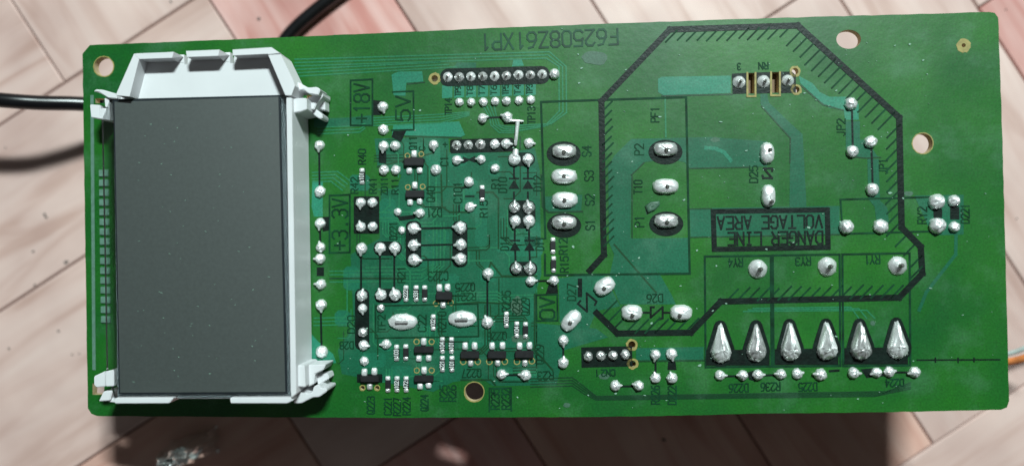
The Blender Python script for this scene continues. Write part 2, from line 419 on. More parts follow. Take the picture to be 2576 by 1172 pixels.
def traces(name, lines, wd, mat, z):
    for l in lines: ribbon(name, [l], wd, z, M[mat], board)
traces('copper_trace', [[(742, 150+8.5*k-0), (1382-4*k, 131+8*k), (1424-9*k, 168), (1425-9*k, 284-2*k), (1386-8*k, 318+3*k-6), (1300, 322+7*k-6)] for k in range(3)], 3.6, 'trace', 0.04)
traces('copper_trace', [[(742, 176+8.5*k), (1108+k*20, 157+6*k)] for k in range(3)], 3.4, 'trace', 0.04)
traces('copper_trace', [[(800, 321+8*k), (905, 317+8*k), (918, 311+6*k)] for k in range(3)], 3.2, 'trace', 0.04)
traces('copper_trace', [[(940, 297+6.5*k), (1108, 288+7*k), (1180, 282+3*k)] for k in range(4)], 3.2, 'trace', 0.04)
traces('copper_trace', [[(786, 434+8*k), (850-6*k, 432+8*k), (880-6*k, 455+8*k)] for k in range(4)], 3.2, 'trace', 0.04)
traces('copper_trace', [[(1216+9*k, 268), (1232+6*k, 296), (1235+7*k, 315), (1256+6*k, 334-5*k), (1300, 334-5*k)] for k in range(4)], 3.2, 'trace', 0.04)
traces('copper_trace', [[(1090+9*k, 560), (1090+9*k, 668), (1060+9*k, 694)] for k in range(4)], 3.0, 'trace', 0.04)
traces('copper_trace', [[(830, 682+9*k), (1060, 680+9*k), (1090, 664+8*k)] for k in range(4)], 3.0, 'trace', 0.04)
traces('copper_trace', [[(1150, 736+8*k), (1250, 734+8*k), (1280, 750+8*k)] for k in range(4)], 3.0, 'trace', 0.04)
traces('copper_trace', [[(1335, 952+7*k), (1440, 949+7*k), (1470, 972+6*k), (1500, 1004+3*k-8), (2230-10*k, 992+4*k-8), (2290, 962+5*k)] for k in range(4)], 3.0, 'gap', 0.035)
traces('copper_trace', [[(790, 800+9*k), (870, 798+9*k), (900, 812+9*k)] for k in range(3)], 3.0, 'trace', 0.04)
traces('copper_trace', [[(2405, 590), (2404, 640), (2330, 735), (2312, 780)]], 8, 'pour', 0.03)
traces('copper_trace', [[(1673, 243), (1675, 345)]], 4, 'trace', 0.04)
traces('copper_trace', [[(1870+12*k, 783-4*k), (2180-20*k, 780-4*k), (2200-20*k, 800)] for k in range(3)], 3, 'trace', 0.04)
# dark isolation gaps between copper areas
traces('isolation_gap', [[(950, 420), (1090, 385)], [(1020, 343), (1160, 347)], [(1110, 440), (1112, 520), (1132, 534), (1180, 534)], [(1200, 484), (1240, 484), (1254, 500), (1254, 625)],
       [(1225, 690), (1235, 660), (1262, 694), (1350, 694)], [(830, 700), (1020, 700)], [(1140, 765), (1200, 760), (1290, 764)], [(1345, 740), (1345, 880), (1390, 930)],
       [(1362, 440), (1365, 520), (1380, 534), (1465, 532)], [(1160, 955), (1235, 955), (1246, 968)], [(1595, 908), (1770, 906)], [(1545, 615), (1650, 735)]], 4.5, 'gap', 0.045)
traces('isolation_gap', [[(1590, 442), (1590, 598)], [(1588, 441), (1620, 410)], [(1735, 424), (1885, 421)], [(1735, 597), (2112, 590)], [(1842, 238), (1665, 242)], [(2015, 216), (2070, 264), (2122, 278)],
       [(1916, 268), (1988, 348), (1987, 410)], [(1025, 212), (1068, 208)], [(2215, 396), (2180, 398), (2145, 395)], [(1790, 525), (1735, 526)]], 3.2, 'gap', 0.045)

# the maze of fine tracks and small lands in the crowded middle
rt = random.Random(21)
for k in range(64):
    x, y = rt.uniform(860, 1340), rt.uniform(350, 950)
    horiz = rt.random() < 0.5; sg = rt.choice((-1, 1)); a1, a2, dg_ = rt.uniform(25, 110), rt.uniform(15, 70), rt.uniform(8, 22)
    if horiz: pts = [(x, y), (x+a1, y-a1*.02), (x+a1+dg_, y+sg*dg_), (x+a1+dg_, y+sg*(dg_+a2))]
    else: pts = [(x, y), (x, y+a1), (x+sg*dg_, y+a1+dg_), (x+sg*(dg_+a2), y+a1+dg_)]
    pts = [(max(850, min(1350, px_)), max(345, min(960, py_))) for px_, py_ in pts]
    md = 'gap' if rt.random() < .6 else 'trace'
    for j in range(rt.choice((1, 1, 2, 3))):
        traces('copper_trace' if md == 'trace' else 'isolation_gap', [[(px_+(j*7 if not horiz else 0), py_+(j*7 if horiz else 0)) for px_, py_ in pts]], rt.uniform(2.4, 3.4), md, 0.036+0.0012*(k % 7))
for k, (x, y, wx, wy) in enumerate([(1042, 372, 60, 26), (1090, 396, 36, 60), (1150, 404, 50, 30), (1245, 425, 34, 40), (1180, 470, 44, 40), (1182, 520, 50, 34), (1056, 536, 46, 30), (1210, 560, 30, 120), (1228, 690, 40, 36),
      (1312, 440, 80, 36), (1262, 590, 26, 90), (1340, 590, 40, 60), (1070, 640, 50, 60), (1100, 600, 60, 40), (972, 868, 34, 30), (1010, 935, 60, 30), (1070, 830, 40, 24), (1210, 860, 60, 26), (1290, 862, 70, 24), (1226, 812, 40, 36),
      (1300, 940, 100, 30), (940, 905, 60, 36), (884, 700, 40, 60), (862, 800, 40, 40), (1000, 760, 30, 20), (1330, 780, 30, 60), (1130, 700, 50, 24), (905, 460, 50, 40), (975, 530, 40, 60), (1320, 620, 90, 50)]):
    c_ = rt.uniform(4, 9)
    pour([(x-wx/2+c_, y-wy/2), (x+wx/2-c_, y-wy/2), (x+wx/2, y-wy/2+c_), (x+wx/2, y+wy/2-c_), (x+wx/2-c_, y+wy/2), (x-wx/2+c_, y+wy/2), (x-wx/2, y+wy/2-c_), (x-wx/2, y-wy/2+c_)], 'land', 0.026+0.0011*(k % 6))

# ---------------------------------------------------------------- black print
def thick(lines, wd, name='danger_zone_border', z=0.06): return ribbon(name, lines, wd, z, M['ink'], board)
thick([[(1483, 681), (1519.5, 641), (1517, 560), (1513, 255), (1685, 75), (2007, 65), (2262, 296), (2266, 480), (2268, 572), (2316, 620), (2320, 688), (2262, 748), (1813, 758), (1738, 836), (1553, 838), (1500, 786)]], 15)
thick([[(1459, 705), (1459, 742)]], 11)
def hatch(p0, p1, sgn, ln=32, sp=21):
    a, b = Vector(p0), Vector(p1); n = int((b-a).length/sp); d = Vector((0.70, -0.71))*sgn
    out = []
    for k in range(n):
        p = a.lerp(b, (k+0.5)/n); out.append([tuple(p), tuple(p+d*(ln+random.uniform(-4, 4)))])
    return out
H = hatch((1515, 270), (1519, 630), 1, 34) + hatch((1690, 78), (2000, 68), -1, 38, 24) + hatch((2010, 68), (2258, 292), -1, 58, 22) + hatch((2264, 300), (2267, 570), -1, 50, 26) \
  + hatch((2270, 580), (2316, 622), -1, 44, 24) + hatch((2318, 630), (2320, 684), -1, 40) + hatch((2255, 748), (1815, 757), 1, 44, 25) + hatch((1735, 836), (1560, 838), 1, 50, 25) + hatch((1550, 836), (1503, 790), 1, 62, 20)
tag(ribbon('hatching', H, 4.2, 0.055, M['ink_thin'], board), kind='stuff')
def outl(lines, wd=5.5, name='printed_outline', mat='ink_thin', z=0.05):
    if name == 'printed_line':
        for l in lines: ribbon(name, [l], wd, z, M[mat], board)
    else: ribbon(name, lines, wd, z, M[mat], board)
outl([[(1372, 600), (1361, 257), (1726, 245), (1735, 688), (1371, 692), (1371, 640)]])
outl([[(2118, 560), (2114, 502), (2340, 496)], [(2130, 588), (2340, 582)]], 4.5)
for (xa, xb) in ((1773, 1939), (1944, 2112), (2119, 2288)):
    k = (xa-1773)/515
    outl([[(xa, 645-8*k), (xb, 643-9*k), (xb+2, 921-4*k), (xa+2, 923-4*k), (xa, 645-8*k)]], 5)
outl([[(2307, 905), (2515, 904)], [(2353, 900), (2353, 910)], [(2410, 900), (2410, 911)], [(2450, 900), (2450, 909)]], 3.5, mat='ink')
outl([[(882, 203), (882, 316), (937, 316), (937, 200), (882, 203)]], 4.5)
outl([[(988, 232), (1040, 230), (1041, 327), (985, 328)]], 4.5)
outl([[(829, 492), (829, 636), (880, 635), (880, 490), (829, 492)]], 4.5)
outl([[(1349, 742), (1350, 807), (1403, 806), (1402, 740), (1349, 742)]], 4.5)
outl([[(945, 769), (945, 850), (1204, 846), (1202, 764), (945, 769)]], 4)
outl([[(1231, 978), (1231, 1034)], [(1286, 977), (1286, 1033)], [(1231, 976), (1286, 975)]], 3.5)
# danger label box
thick([[(1794, 532), (2081, 528), (2083, 622), (1797, 627), (1794, 532)]], 12.5, 'danger_label_border', 0.065)
# solid black blocks under pins
def block(pts, z=0.05): return prism('printed_block', tp(pts), 0, z, M['ink'], board)
def rblock(x0, y0, x1, y1, r, sk=0.0, z=0.05):
    P = []
    for cx, cy, a0 in ((x1-r, y0+r, -90), (x1-r, y1-r, 0), (x0+r, y1-r, 90), (x0+r, y0+r, 180)):
        for k in range(5):
            a = math.radians(a0+22.5*k); P.append((cx+r*math.cos(a), cy+r*math.sin(a)))
    P = [(x, y+(x-(x0+x1)/2)*sk) for x, y in P]
    return block(P, z)
rblock(1107, 170, 1383, 215, 20, -0.026)
rblock(1132, 349, 1292, 384, 6, -0.03)
block([(1841, 186), (1881, 184), (1881, 236), (1843, 237)]); block([(1901, 183), (1940, 182), (1940, 235), (1901, 236)]); block([(1962, 181), (1992, 181), (2002, 190), (2002, 234), (1962, 235)])
block([(1462, 873), (1590, 870), (1591, 921), (1463, 924)])
rblock(890, 494, 954, 588, 4)
rblock(1021, 556, 1060, 672, 14); rblock(1138, 556, 1176, 672, 14)
rblock(940, 607, 1011, 643, 16); rblock(942, 726, 1012, 762, 16); rblock(893, 726, 929, 880, 15)
rblock(1279, 504, 1347, 575, 17); rblock(1281, 658, 1352, 694, 17); rblock(1277, 384, 1346, 418, 17)
rblock(898, 940, 962, 962, 3)
block([(938, 252), (966, 255), (958, 290), (935, 290)]); block([(990, 328), (1022, 330), (1012, 352), (1008, 358), (985, 345)])
block([(812, 546), (828, 545), (828, 580), (812, 582)]); block([(1380, 716), (1402, 714), (1404, 738), (1372, 741)])
block([(953, 382), (972, 382), (972, 412), (953, 410)]); block([(1681, 908), (1699, 908), (1702, 930), (1679, 930)]); block([(797, 672), (815, 672), (815, 694), (797, 694)])
block([(2348, 526), (2370, 526), (2370, 548), (2348, 548)]); block([(2390, 520), (2413, 520), (2413, 552), (2390, 552)])
block([(1880, 936), (1900, 930), (1898, 958), (1884, 954)]); block([(2085, 930), (2112, 928), (2112, 934), (2085, 936)]); block([(2165, 928), (2200, 925), (2230, 945), (2180, 950)])
block([(1164, 394), (1180, 400), (1196, 392), (1196, 410), (1180, 404), (1166, 412)]); block([(1018, 400), (1068, 400), (1070, 408), (1010, 410)]); block([(1000, 545), (1045, 540), (1045, 550), (1005, 556)])
# flux-blackened rings of the heavy joints
for (x, y) in ((1418, 382), (1419, 562), (1674, 378), (1676, 558)):
    block(ellipse(x, y+5, 43, 31, 28), 0.07)
drops = [(1812, 821, 1813, 886, 26), (1902, 820, 1902, 884, 25), (1986, 817, 1988, 881, 25), (2078, 816, 2079.5, 878.5, 26), (2162, 816, 2164.5, 878.5, 26), (2254.5, 813.5, 2257, 876, 26)]
def drop_outline(tx, ty, bx, by, r, g=0.0, n=14):
    P = []
    rt = 6+g
    for k in range(n+1):
        a = math.radians(-20+220*k/n); P.append((bx+(r+g)*math.cos(a), by+(r+g)*math.sin(a)))
    for k in range(6):
        a = math.radians(195+150*k/5); P.append((tx+rt*math.cos(a), ty+rt*math.sin(a)))
    return P
for i, d in enumerate(drops): block(drop_outline(*d, g=10), 0.070+0.003*(i % 2))
for (xa, xb) in ((1776, 1936), (1949, 2109), (2124, 2284)):
    k = (xa-1776)/515
    block([(xa, 880-8*k), (xb, 878-8*k), (xb, 918-4*k), (xa, 919-4*k)], 0.058)
# bridging lines between through-hole leads
outl([[(1058, 575), (1142, 573)], [(1058, 617), (1142, 615)], [(1058, 654), (1142, 652)], [(908.5, 640), (908.5, 732)], [(956, 640), (956, 730)], [(992, 640), (992, 730)],
      [(803, 380), (804, 470)], [(807, 780), (809, 870)], [(805, 580), (806, 612)], [(1226, 700), (1226, 800)], [(2143, 278), (2145, 366)], [(2192, 372), (2195, 462)], [(1417, 870), (1417, 900)], [(1649, 905), (1649, 940)],
      [(1230, 297), (1262, 295)], [(1348, 707), (1380, 706)], [(1276, 943), (1310, 943)], [(1560, 971), (1596, 971)], [(1825, 946), (1858, 945)], [(1920, 944), (1952, 942)], [(2250, 936), (2290, 936)], [(1618, 786), (1634, 786)], [(1668, 786), (1686, 786)],
      [(1293, 484), (1293, 508)], [(1328, 484), (1328, 508)], [(1295, 572), (1295, 606)], [(1331, 572), (1331, 606)], [(1296, 632), (1297, 660)], [(1332, 632), (1333, 660)], [(1293, 418), (1293, 450)], [(1328, 418), (1328, 450)]], 5, 'printed_line', 'ink', 0.05)
for (x, y) in ((1293, 464.5), (1328, 464.5), (1295.5, 620), (1332, 620)):
    boxes('diode_symbol', [(tp([(x-14, y+11), (x+14, y+11), (x, y-12)]), 0, 0.05), (rect(x-13, y-17, x+13, y-13), 0, 0.052)], M['ink'], board)
boxes('diode_symbol', [(tp([(897, 795), (926, 795), (911, 812)]), 0, 0.065), (rect(897, 811, 926, 814), 0, 0.067)], M['ink'], board)
def zener(cx, cy, ang, s=1.0):
    L = [[(-16, -14), (-16, 12), (14, -14), (14, 14)], [(-16, -14), (-8, -14)], [(14, 14), (6, 16)]]
    c, q = math.cos(ang), math.sin(ang)
    outl([[(cx+s*(x*c-y*q), cy+s*(x*q+y*c)) for x, y in l] for l in L], 5, 'zener_symbol', 'ink', 0.06)
zener(1653, 786, 0); zener(1478, 760, math.radians(-50), 1.15); zener(1931, 437, math.radians(90), 0.8)
# component outlines printed as short strokes
outl([[(1185, 470), (1160, 474)], [(1172, 494), (1192, 494)], [(1155, 518), (1155, 532)]], 4, 'printed_line', 'ink')

# ---- lettering: single-stroke board font on a 4 x 6 grid
G = {'0': [[(1, 0), (0, 1), (0, 5), (1, 6), (3, 6), (4, 5), (4, 1), (3, 0), (1, 0)]], '1': [[(1, 5), (2, 6), (2, 0)]],
 '2': [[(0, 5), (1, 6), (3, 6), (4, 5), (4, 4), (0, 0), (4, 0)]], '3': [[(0, 5.3), (1, 6), (3, 6), (4, 5), (4, 4), (3, 3.2), (1.5, 3.2)], [(3, 3.2), (4, 2.4), (4, 1), (3, 0), (1, 0), (0, .8)]],
 '4': [[(3, 0), (3, 6), (0, 2), (4, 2)]], '5': [[(4, 6), (.4, 6), (0, 3.2), (1, 3.8), (3, 3.8), (4, 2.8), (4, 1), (3, 0), (1, 0), (0, .8)]],
 '6': [[(3.6, 6), (1.6, 5.6), (0, 3), (0, 1), (1, 0), (3, 0), (4, 1), (4, 2.4), (3, 3.4), (1, 3.4), (0, 2.4)]], '7': [[(0, 6), (4, 6), (1.5, 0)]],
 '8': [[(1, 3.2), (0, 4), (0, 5.2), (1, 6), (3, 6), (4, 5.2), (4, 4), (3, 3.2), (1, 3.2), (0, 2.2), (0, .9), (1, 0), (3, 0), (4, .9), (4, 2.2), (3, 3.2)]],
 '9': [[(.4, 0), (2.4, .4), (4, 3), (4, 5), (3, 6), (1, 6), (0, 5), (0, 3.6), (1, 2.6), (3, 2.6), (4, 3.6)]],
 '+': [[(2, 1), (2, 5)], [(0, 3), (4, 3)]], '.': [[(1.8, 0), (2.2, 0), (2.2, .4)]], '-': [[(.5, 3), (3.5, 3)]],
 'A': [[(0, 0), (2, 6), (4, 0)], [(.8, 2), (3.2, 2)]], 'C': [[(4, 5), (3, 6), (1, 6), (0, 5), (0, 1), (1, 0), (3, 0), (4, 1)]],
 'D': [[(0, 0), (0, 6), (2.6, 6), (4, 4.6), (4, 1.4), (2.6, 0), (0, 0)]], 'E': [[(4, 6), (0, 6), (0, 0), (4, 0)], [(0, 3), (3, 3)]], 'F': [[(4, 6), (0, 6), (0, 0)], [(0, 3), (3, 3)]],
 'G': [[(4, 5), (3, 6), (1, 6), (0, 5), (0, 1), (1, 0), (3, 0), (4, 1), (4, 3), (2.4, 3)]], 'I': [[(1, 6), (3, 6)], [(2, 6), (2, 0)], [(1, 0), (3, 0)]], 'J': [[(3, 6), (3, 1), (2, 0), (1, 0), (0, 1)]],
 'L': [[(0, 6), (0, 0), (4, 0)]], 'N': [[(0, 0), (0, 6), (4, 0), (4, 6)]], 'O': [[(1, 0), (0, 1), (0, 5), (1, 6), (3, 6), (4, 5), (4, 1), (3, 0), (1, 0)]], 'P': [[(0, 0), (0, 6), (3, 6), (4, 5), (4, 4), (3, 3), (0, 3)]],
 'Q': [[(1, 0), (0, 1), (0, 5), (1, 6), (3, 6), (4, 5), (4, 1), (3, 0), (1, 0)], [(2.4, 1.6), (4, 0)]], 'R': [[(0, 0), (0, 6), (3, 6), (4, 5), (4, 4), (3, 3), (0, 3)], [(2, 3), (4, 0)]],
 'S': [[(4, 5), (3, 6), (1, 6), (0, 5), (0, 4), (1, 3.2), (3, 2.8), (4, 2), (4, 1), (3, 0), (1, 0), (0, 1)]], 'T': [[(0, 6), (4, 6)], [(2, 6), (2, 0)]], 'U': [[(0, 6), (0, 1), (1, 0), (3, 0), (4, 1), (4, 6)]],
 'V': [[(0, 6), (2, 0), (4, 6)]], 'X': [[(0, 0), (4, 6)], [(0, 6), (4, 0)]], 'Y': [[(0, 6), (2, 3), (4, 6)], [(2, 3), (2, 0)]], 'Z': [[(0, 6), (4, 6), (0, 0), (4, 0)]]}
def text(s, cx, cy, hpx, length, rot, stroke=3.4, mat='ink_thin', z=0.075, parent=None, name='printed_text', slope=-0.035):
    """s centred on picture point (cx, cy); letters hpx tall, the word length px long; rot 0/90/180 degrees"""
    n = len(s); adv = length/max(n-0.2, 1); gw = adv*0.74
    a = -math.radians(rot) + (slope if rot in (0, 180) else 0.0)
    ca, sa = math.cos(a), math.sin(a)
    lines = []
    for i, ch in enumerate(s):
        x0 = -length/2 + i*adv
        for st in G.get(ch, []):
            pts = []
            for gx, gy in st:
                u = x0 + gx/4*gw; v = -(gy/6-0.5)*hpx       # picture axes: y down
                pts.append(at(cx+u*ca-v*sa, cy+u*sa+v*ca))
            lines.append(pts)
    V, F = [], []
    ribbon_vf(lines, stroke*PX, z*MM, V, F)
    return link(name, mesh(name, V, F), M[mat], parent or board)
def T(*a, **k): return text(*a, **k)
T('F62508Z61XP1', 1381, 100, 39, 346, 180, 4.8, mat='ink_faint', slope=-0.043)
T('DANGER LINE', 1950, 599, 31, 238, 180, 4.6, mat='ink', slope=-0.016)
T('VOLTAGE AREA', 1936, 559, 31, 264, 180, 4.6, mat='ink', slope=-0.016)
T('+18V', 910, 259, 38, 98, 90, 4.5); T('5V', 1014, 272, 36, 62, 90, 4.5); T('+3.3V', 855, 563, 38, 128, 90, 4.5); T('0V', 1377, 774, 36, 56, 90, 4.8)
for s, x, y, h, l, r in [('D12', 1353, 461, 20, 38, 90), ('D10', 1265, 465, 20, 38, 90), ('D11', 1358, 612, 20, 34, 90), ('D14', 1270, 612, 20, 34, 90), ('R12', 1417, 619, 20, 40, 90), ('R15', 1420, 664, 20, 40, 90),
  ('S4', 1476, 380, 22, 26, 90), ('S3', 1482, 442, 22, 26, 90), ('S2', 1484, 502, 22, 28, 90), ('S1', 1485, 565, 22, 26, 90), ('P2', 1608, 376, 22, 28, 90), ('P1', 1609, 556, 22, 28, 90), ('T10', 1605, 470, 20, 34, 90), ('PF1', 1648, 288, 20, 38, 90),
  ('D25', 1896, 438, 20, 42, 90), ('D27', 1438, 734, 21, 42, 90), ('D26', 1647, 750, 20, 40, 180), ('RY2', 2320, 541, 22, 42, 90), ('D221', 2428, 537, 20, 48, 90), ('RY4', 1850, 660, 20, 36, 180), ('RY3', 2020, 657, 20, 38, 180), ('RY1', 2194, 653, 20, 38, 180),
  ('JP2', 2116, 320, 20, 42, 90), ('JP1', 2222, 418, 20, 38, 90), ('C101', 1152, 484, 20, 52, 90), ('R15', 1217, 525, 18, 42, 90), ('D21', 1092, 535, 20, 38, 180), ('Q40', 1084, 488, 20, 38, 90), ('Q11', 1039, 360, 18, 34, 90),
  ('R40', 911, 394, 18, 38, 90), ('R42', 892, 466, 18, 40, 90), ('R41', 938, 466, 18, 40, 90), ('ZD11', 967, 468, 16, 44, 90), ('R11', 994, 468, 16, 40, 90), ('C223', 1102, 694, 22, 50, 180), ('Q225', 1170, 722, 20, 48, 180), ('R221', 1172, 746, 18, 50, 180), ('R235', 1274, 757, 21, 52, 90),
  ('R234', 1299, 772, 18, 44, 90), ('Q229', 1322, 770, 20, 44, 90), ('Q228', 1250, 845, 20, 48, 180), ('Q229', 1358, 890, 20, 48, 90), ('R23', 1372, 944, 20, 40, 180), ('Q227', 1186, 938, 20, 48, 180), ('R235', 1246, 1002, 20, 52, 90), ('R232', 1273, 1002, 20, 52, 90),
  ('R210', 1112, 808, 20, 50, 90), ('C22', 1062, 812, 20, 42, 90), ('TF2', 960, 812, 18, 42, 90), ('D20', 884, 815, 18, 44, 90), ('D28', 872, 868, 18, 34, 180), ('R226', 1649, 992, 20, 46, 90), ('D222', 1691, 993, 20, 46, 90), ('D226', 1858, 975, 20, 48, 180), ('R236', 1938, 972, 20, 48, 180), ('D225', 2032, 972, 20, 46, 180),
  ('D224', 2250, 962, 18, 46, 180), ('Q223', 933, 1018, 18, 44, 90), ('C221', 976, 1020, 18, 44, 90), ('R227', 999, 1022, 18, 44, 90), ('R224', 1023, 1020, 18, 44, 90), ('Q224', 1068, 1012, 18, 40, 90), ('TP14', 1128, 268, 16, 40, 90), ('TP13', 1337, 290, 18, 42, 90), ('R21', 1010, 690, 18, 40, 90),
  ('3', 1858, 168, 16, 10, 180), ('RN', 1920, 166, 16, 24, 180), ('1', 1500, 938, 16, 10, 180), ('CN2', 1530, 937, 16, 34, 180), ('R25', 1116, 988, 18, 40, 90), ('R26', 1138, 988, 18, 40, 90), ('D221', 990, 580, 18, 44, 90), ('C', 1062, 372, 14, 12, 90), ('+', 1120, 362, 16, 14, 90), ('C1', 1118, 405, 18, 24, 90), ('R1', 1246, 460, 18, 28, 90)]:
    T(s, x, y, h, l, r, 2.9)
for k, s in enumerate(('TP9', 'T8', 'T7', 'T6', 'TP5', 'T4', 'TP3')): T(s, 1152+30*k, 229-0.8*k, 14, 24, 90, 2.6)

# ---------------------------------------------------------------- solder
def blob_mesh(name, outline, cx, cy, height, prof, jit=0.03, seed=0):
    """solder standing on an outline (board metres): rings shrinking to (cx, cy) while rising"""
    n = len(outline); V, F = [], []
    for ri, (s, z) in enumerate(prof):
        for k, (x, y) in enumerate(outline):
            q = s*(1+jit*noise.noise((k*0.7+seed*9.1, ri*0.9, seed)))
            V.append((cx+(x-cx)*q, cy+(y-cy)*q, z*height*(1+1.5*jit*noise.noise((k*0.5, ri*1.3, seed*3.7+5)))))
    m = len(prof)
    V.append((cx, cy, height*prof[-1][1]*1.02))
    for r in range(m-1):
        for k in range(n):
            F.append((r*n+k, r*n+(k+1) % n, (r+1)*n+(k+1) % n, (r+1)*n+k))
    for k in range(n): F.append(((m-1)*n+k, (m-1)*n+(k+1) % n, m*n))
    return V, F
DOME = [(1.0, 0.0), (1.0, 0.10), (0.96, 0.34), (0.86, 0.58), (0.68, 0.80), (0.45, 0.93), (0.2, 0.99)]
FLAT = [(1.0, 0.0), (0.98, 0.22), (0.92, 0.50), (0.80, 0.74), (0.60, 0.90), (0.35, 0.98), (0.15, 1.0)]
CONE = [(1.0, 0.0), (0.97, 0.12), (0.86, 0.30), (0.68, 0.48), (0.48, 0.68), (0.34, 0.86), (0.2, 0.97)]
DROP = [(1.0, 0.0), (0.98, 0.14), (0.93, 0.30), (0.84, 0.48), (0.72, 0.64), (0.58, 0.78), (0.42, 0.89), (0.26, 0.96), (0.12, 0.99)]
def stub(V, F, p0, p1, r0, r1, seg=8):
    p0, p1 = Vector(p0), Vector(p1); d = (p1-p0).normalized(); s = d.cross(Vector((0.31, 0.2, 0.93))).normalized(); u = s.cross(d); o = len(V)
    for p, r in ((p0, r0), (p0.lerp(p1, .6), r0*.45+r1*.55), (p1, r1), (p1+d*r1*.5, r1*.45)):
        for k in range(seg):
            a = 2*math.pi*k/seg; V.append(tuple(p+(s*math.cos(a)+u*math.sin(a))*r))
    for j in range(3):
        for k in range(seg): F.append((o+j*seg+k, o+j*seg+(k+1) % seg, o+(j+1)*seg+(k+1) % seg, o+(j+1)*seg+k))
    F.append(tuple(o+3*seg+k for k in range(seg)))
circ = [(math.cos(2*math.pi*k/20), math.sin(2*math.pi*k/20)) for k in range(20)]
JM = {'plain': [], 'tail': [], 'pin': []}
for sd in range(6):     # unit joints (radius 1), tail points to +x
    V, F = blob_mesh('solder_joint', circ, 0.0, 0.0, 0.90, DOME, 0.26, sd+1); JM['plain'].append(mesh('solder_joint', V, F, True))
    V, F = blob_mesh('solder_joint', circ, 0.08, 0.0, 0.90, DOME, 0.26, sd+11)
    stub(V, F, (0.05, 0.0, 0.58), (1.24+0.1*random.random(), random.uniform(-.15, .15), 0.38), 0.52, 0.20); JM['tail'].append(mesh('solder_joint', V, F, True))
    V, F = blob_mesh('solder_joint', circ, 0.0, 0.0, 0.72, CONE, 0.12, sd+21)
    JM['pin'].append(mesh('solder_joint', V, F, True))
pinV, pinF = [], []
stub(pinV, pinF, (0, 0, 0.3), (0.06, -0.05, 1.08), 0.27, 0.22)
PINME = mesh('pin', pinV, pinF, False); PINME.materials.append(M['lead'])
for kk in JM:
    for me in JM[kk]: me.materials.append(M['solder_joint'])
JD = {}
for kk in JM:
    JD[kk] = []
    for me in JM[kk]:
        c = me.copy(); c.materials.clear(); c.materials.append(M['solder_joint_dull']); JD[kk].append(c)
ANG = {'r': 0, 'u': 90, 'l': 180, 'd': -90}
def joint(x, y, r, d='', dull=False):
    kind = 'pin' if d == 'p' else 'tail' if d in ANG else 'plain'
    o = bpy.data.objects.new('solder_joint', random.choice((JD if dull else JM)[kind])); COL.objects.link(o); o.parent = board
    lx, ly = at(x, y, 0.4); o.location = (lx, ly, 0.00005)
    s = r*PX*0.95; o.scale = (s*random.uniform(.95, 1.05), s*random.uniform(.95, 1.05), s*random.uniform(.85, 1.1))
    a = ANG.get(d); o.rotation_euler = (0, 0, math.radians(a+random.uniform(-14, 14)) if a is not None else random.uniform(0, 6.28))
    if kind == 'pin':
        p = bpy.data.objects.new('pin', PINME); COL.objects.link(p); p.parent = o
    return o
J = [(803, 366, 14, 'd'), (804, 482, 15, ''), (805, 562, 14, 'd'), (806, 622, 13, 'u'), (805, 651, 14, 'l'), (807, 715, 14, 'l'), (807, 767, 15, 'd'), (809, 885, 17, ''),
 (962, 269, 14, 'd'), (964, 326, 14, ''), (964, 368, 13.5, 'd'), (993.5, 367, 13.5, ''), (965, 428, 13.5, ''), (995, 428, 13.5, ''),
 (906.5, 510, 13, 'd'), (936, 510, 13, ''), (907, 571, 13, 'u'), (937, 570, 13, ''), (1000, 533, 10, ''), (1056, 536, 13, 'l'), (1010, 579, 10, ''),
 (1040, 575, 15, 'r'), (1040, 617, 15, 'r'), (1041, 654, 16, 'r'), (1158, 573, 16, 'l'), (1159, 615, 15, 'l'), (1158, 652, 16, 'l'),
 (908.5, 625, 15.5, 'd'), (956, 624, 14.5, 'd'), (992, 623.5, 15, 'd'), (910, 744, 15, 'u'), (958, 742, 15, 'u'), (993.5, 742, 15.5, 'u'),
 (911, 776, 12, 'd'), (914, 869, 13.5, 'r'), (915.5, 908, 11.5, ''), (971, 866, 13, 'l'), (1226, 811, 15, 'u'), (1227, 688, 14.5, 'd'),
 (1262, 942, 13.5, 'r'), (1322, 944, 14, 'l'), (1179, 458, 13.5, ''), (1182, 521, 13, 'r'), (1245, 424, 12, ''), (1090, 365, 13, 'd'), (1096, 427, 14, ''),
 (1295.5, 556, 15.5, 'd'), (1330.5, 556, 15.5, 'd'), (1335.5, 707, 13, 'r'), (1393, 706, 13, 'l'), (1395, 186, 14, ''), (1214, 298, 13, 'r'), (1276, 295, 14, 'l'),
 (1244, 363, 13.5, ''), (1273, 362, 13.5, 'r'), (1330.5, 360, 13.5, 'r'), (1149, 403, 13, 'r'), (1210, 401, 12, 'l'), (1328, 401, 15, 'd'),
 (2141, 261, 16, ''), (2145, 381, 16, ''), (2191, 357, 16, ''), (2195, 477, 16, ''), (2130, 571, 19, ''), (2216, 570, 19, ''), (2357, 507, 20, ''), (2401, 505, 15, ''), (2358, 568, 20, ''), (2402, 571, 14, ''),
 (1417, 856, 14, 'd'), (1417, 913, 14, 'u'), (1548, 970, 13.5, 'r'), (1607, 970, 13.5, 'l'), (1649, 892, 14, 'd'), (1649.5, 951, 13, 'u'), (1689.5, 890, 14, 'd'), (1691, 951, 14, 'u'),
 (1811.5, 944, 13.5, 'r'), (1869, 944, 13.5, 'l'), (1907, 943, 13.5, 'r'), (1965, 941, 13.5, 'l'), (2006, 940, 13.5, 'r'), (2065, 942, 15, 'l'), (2148, 938, 14, 'r'), (2206, 937, 13, 'l'), (2238, 935, 13, 'r'), (2302, 936, 14, 'l')]
J += [(x, y, 11.5, '') for x, y in ((1155, 257), (1185, 257.5), (1215.5, 256.5), (1245.5, 255), (1274, 254), (1305.5, 252.5), (1335, 251))]
for j in J: joint(*j)
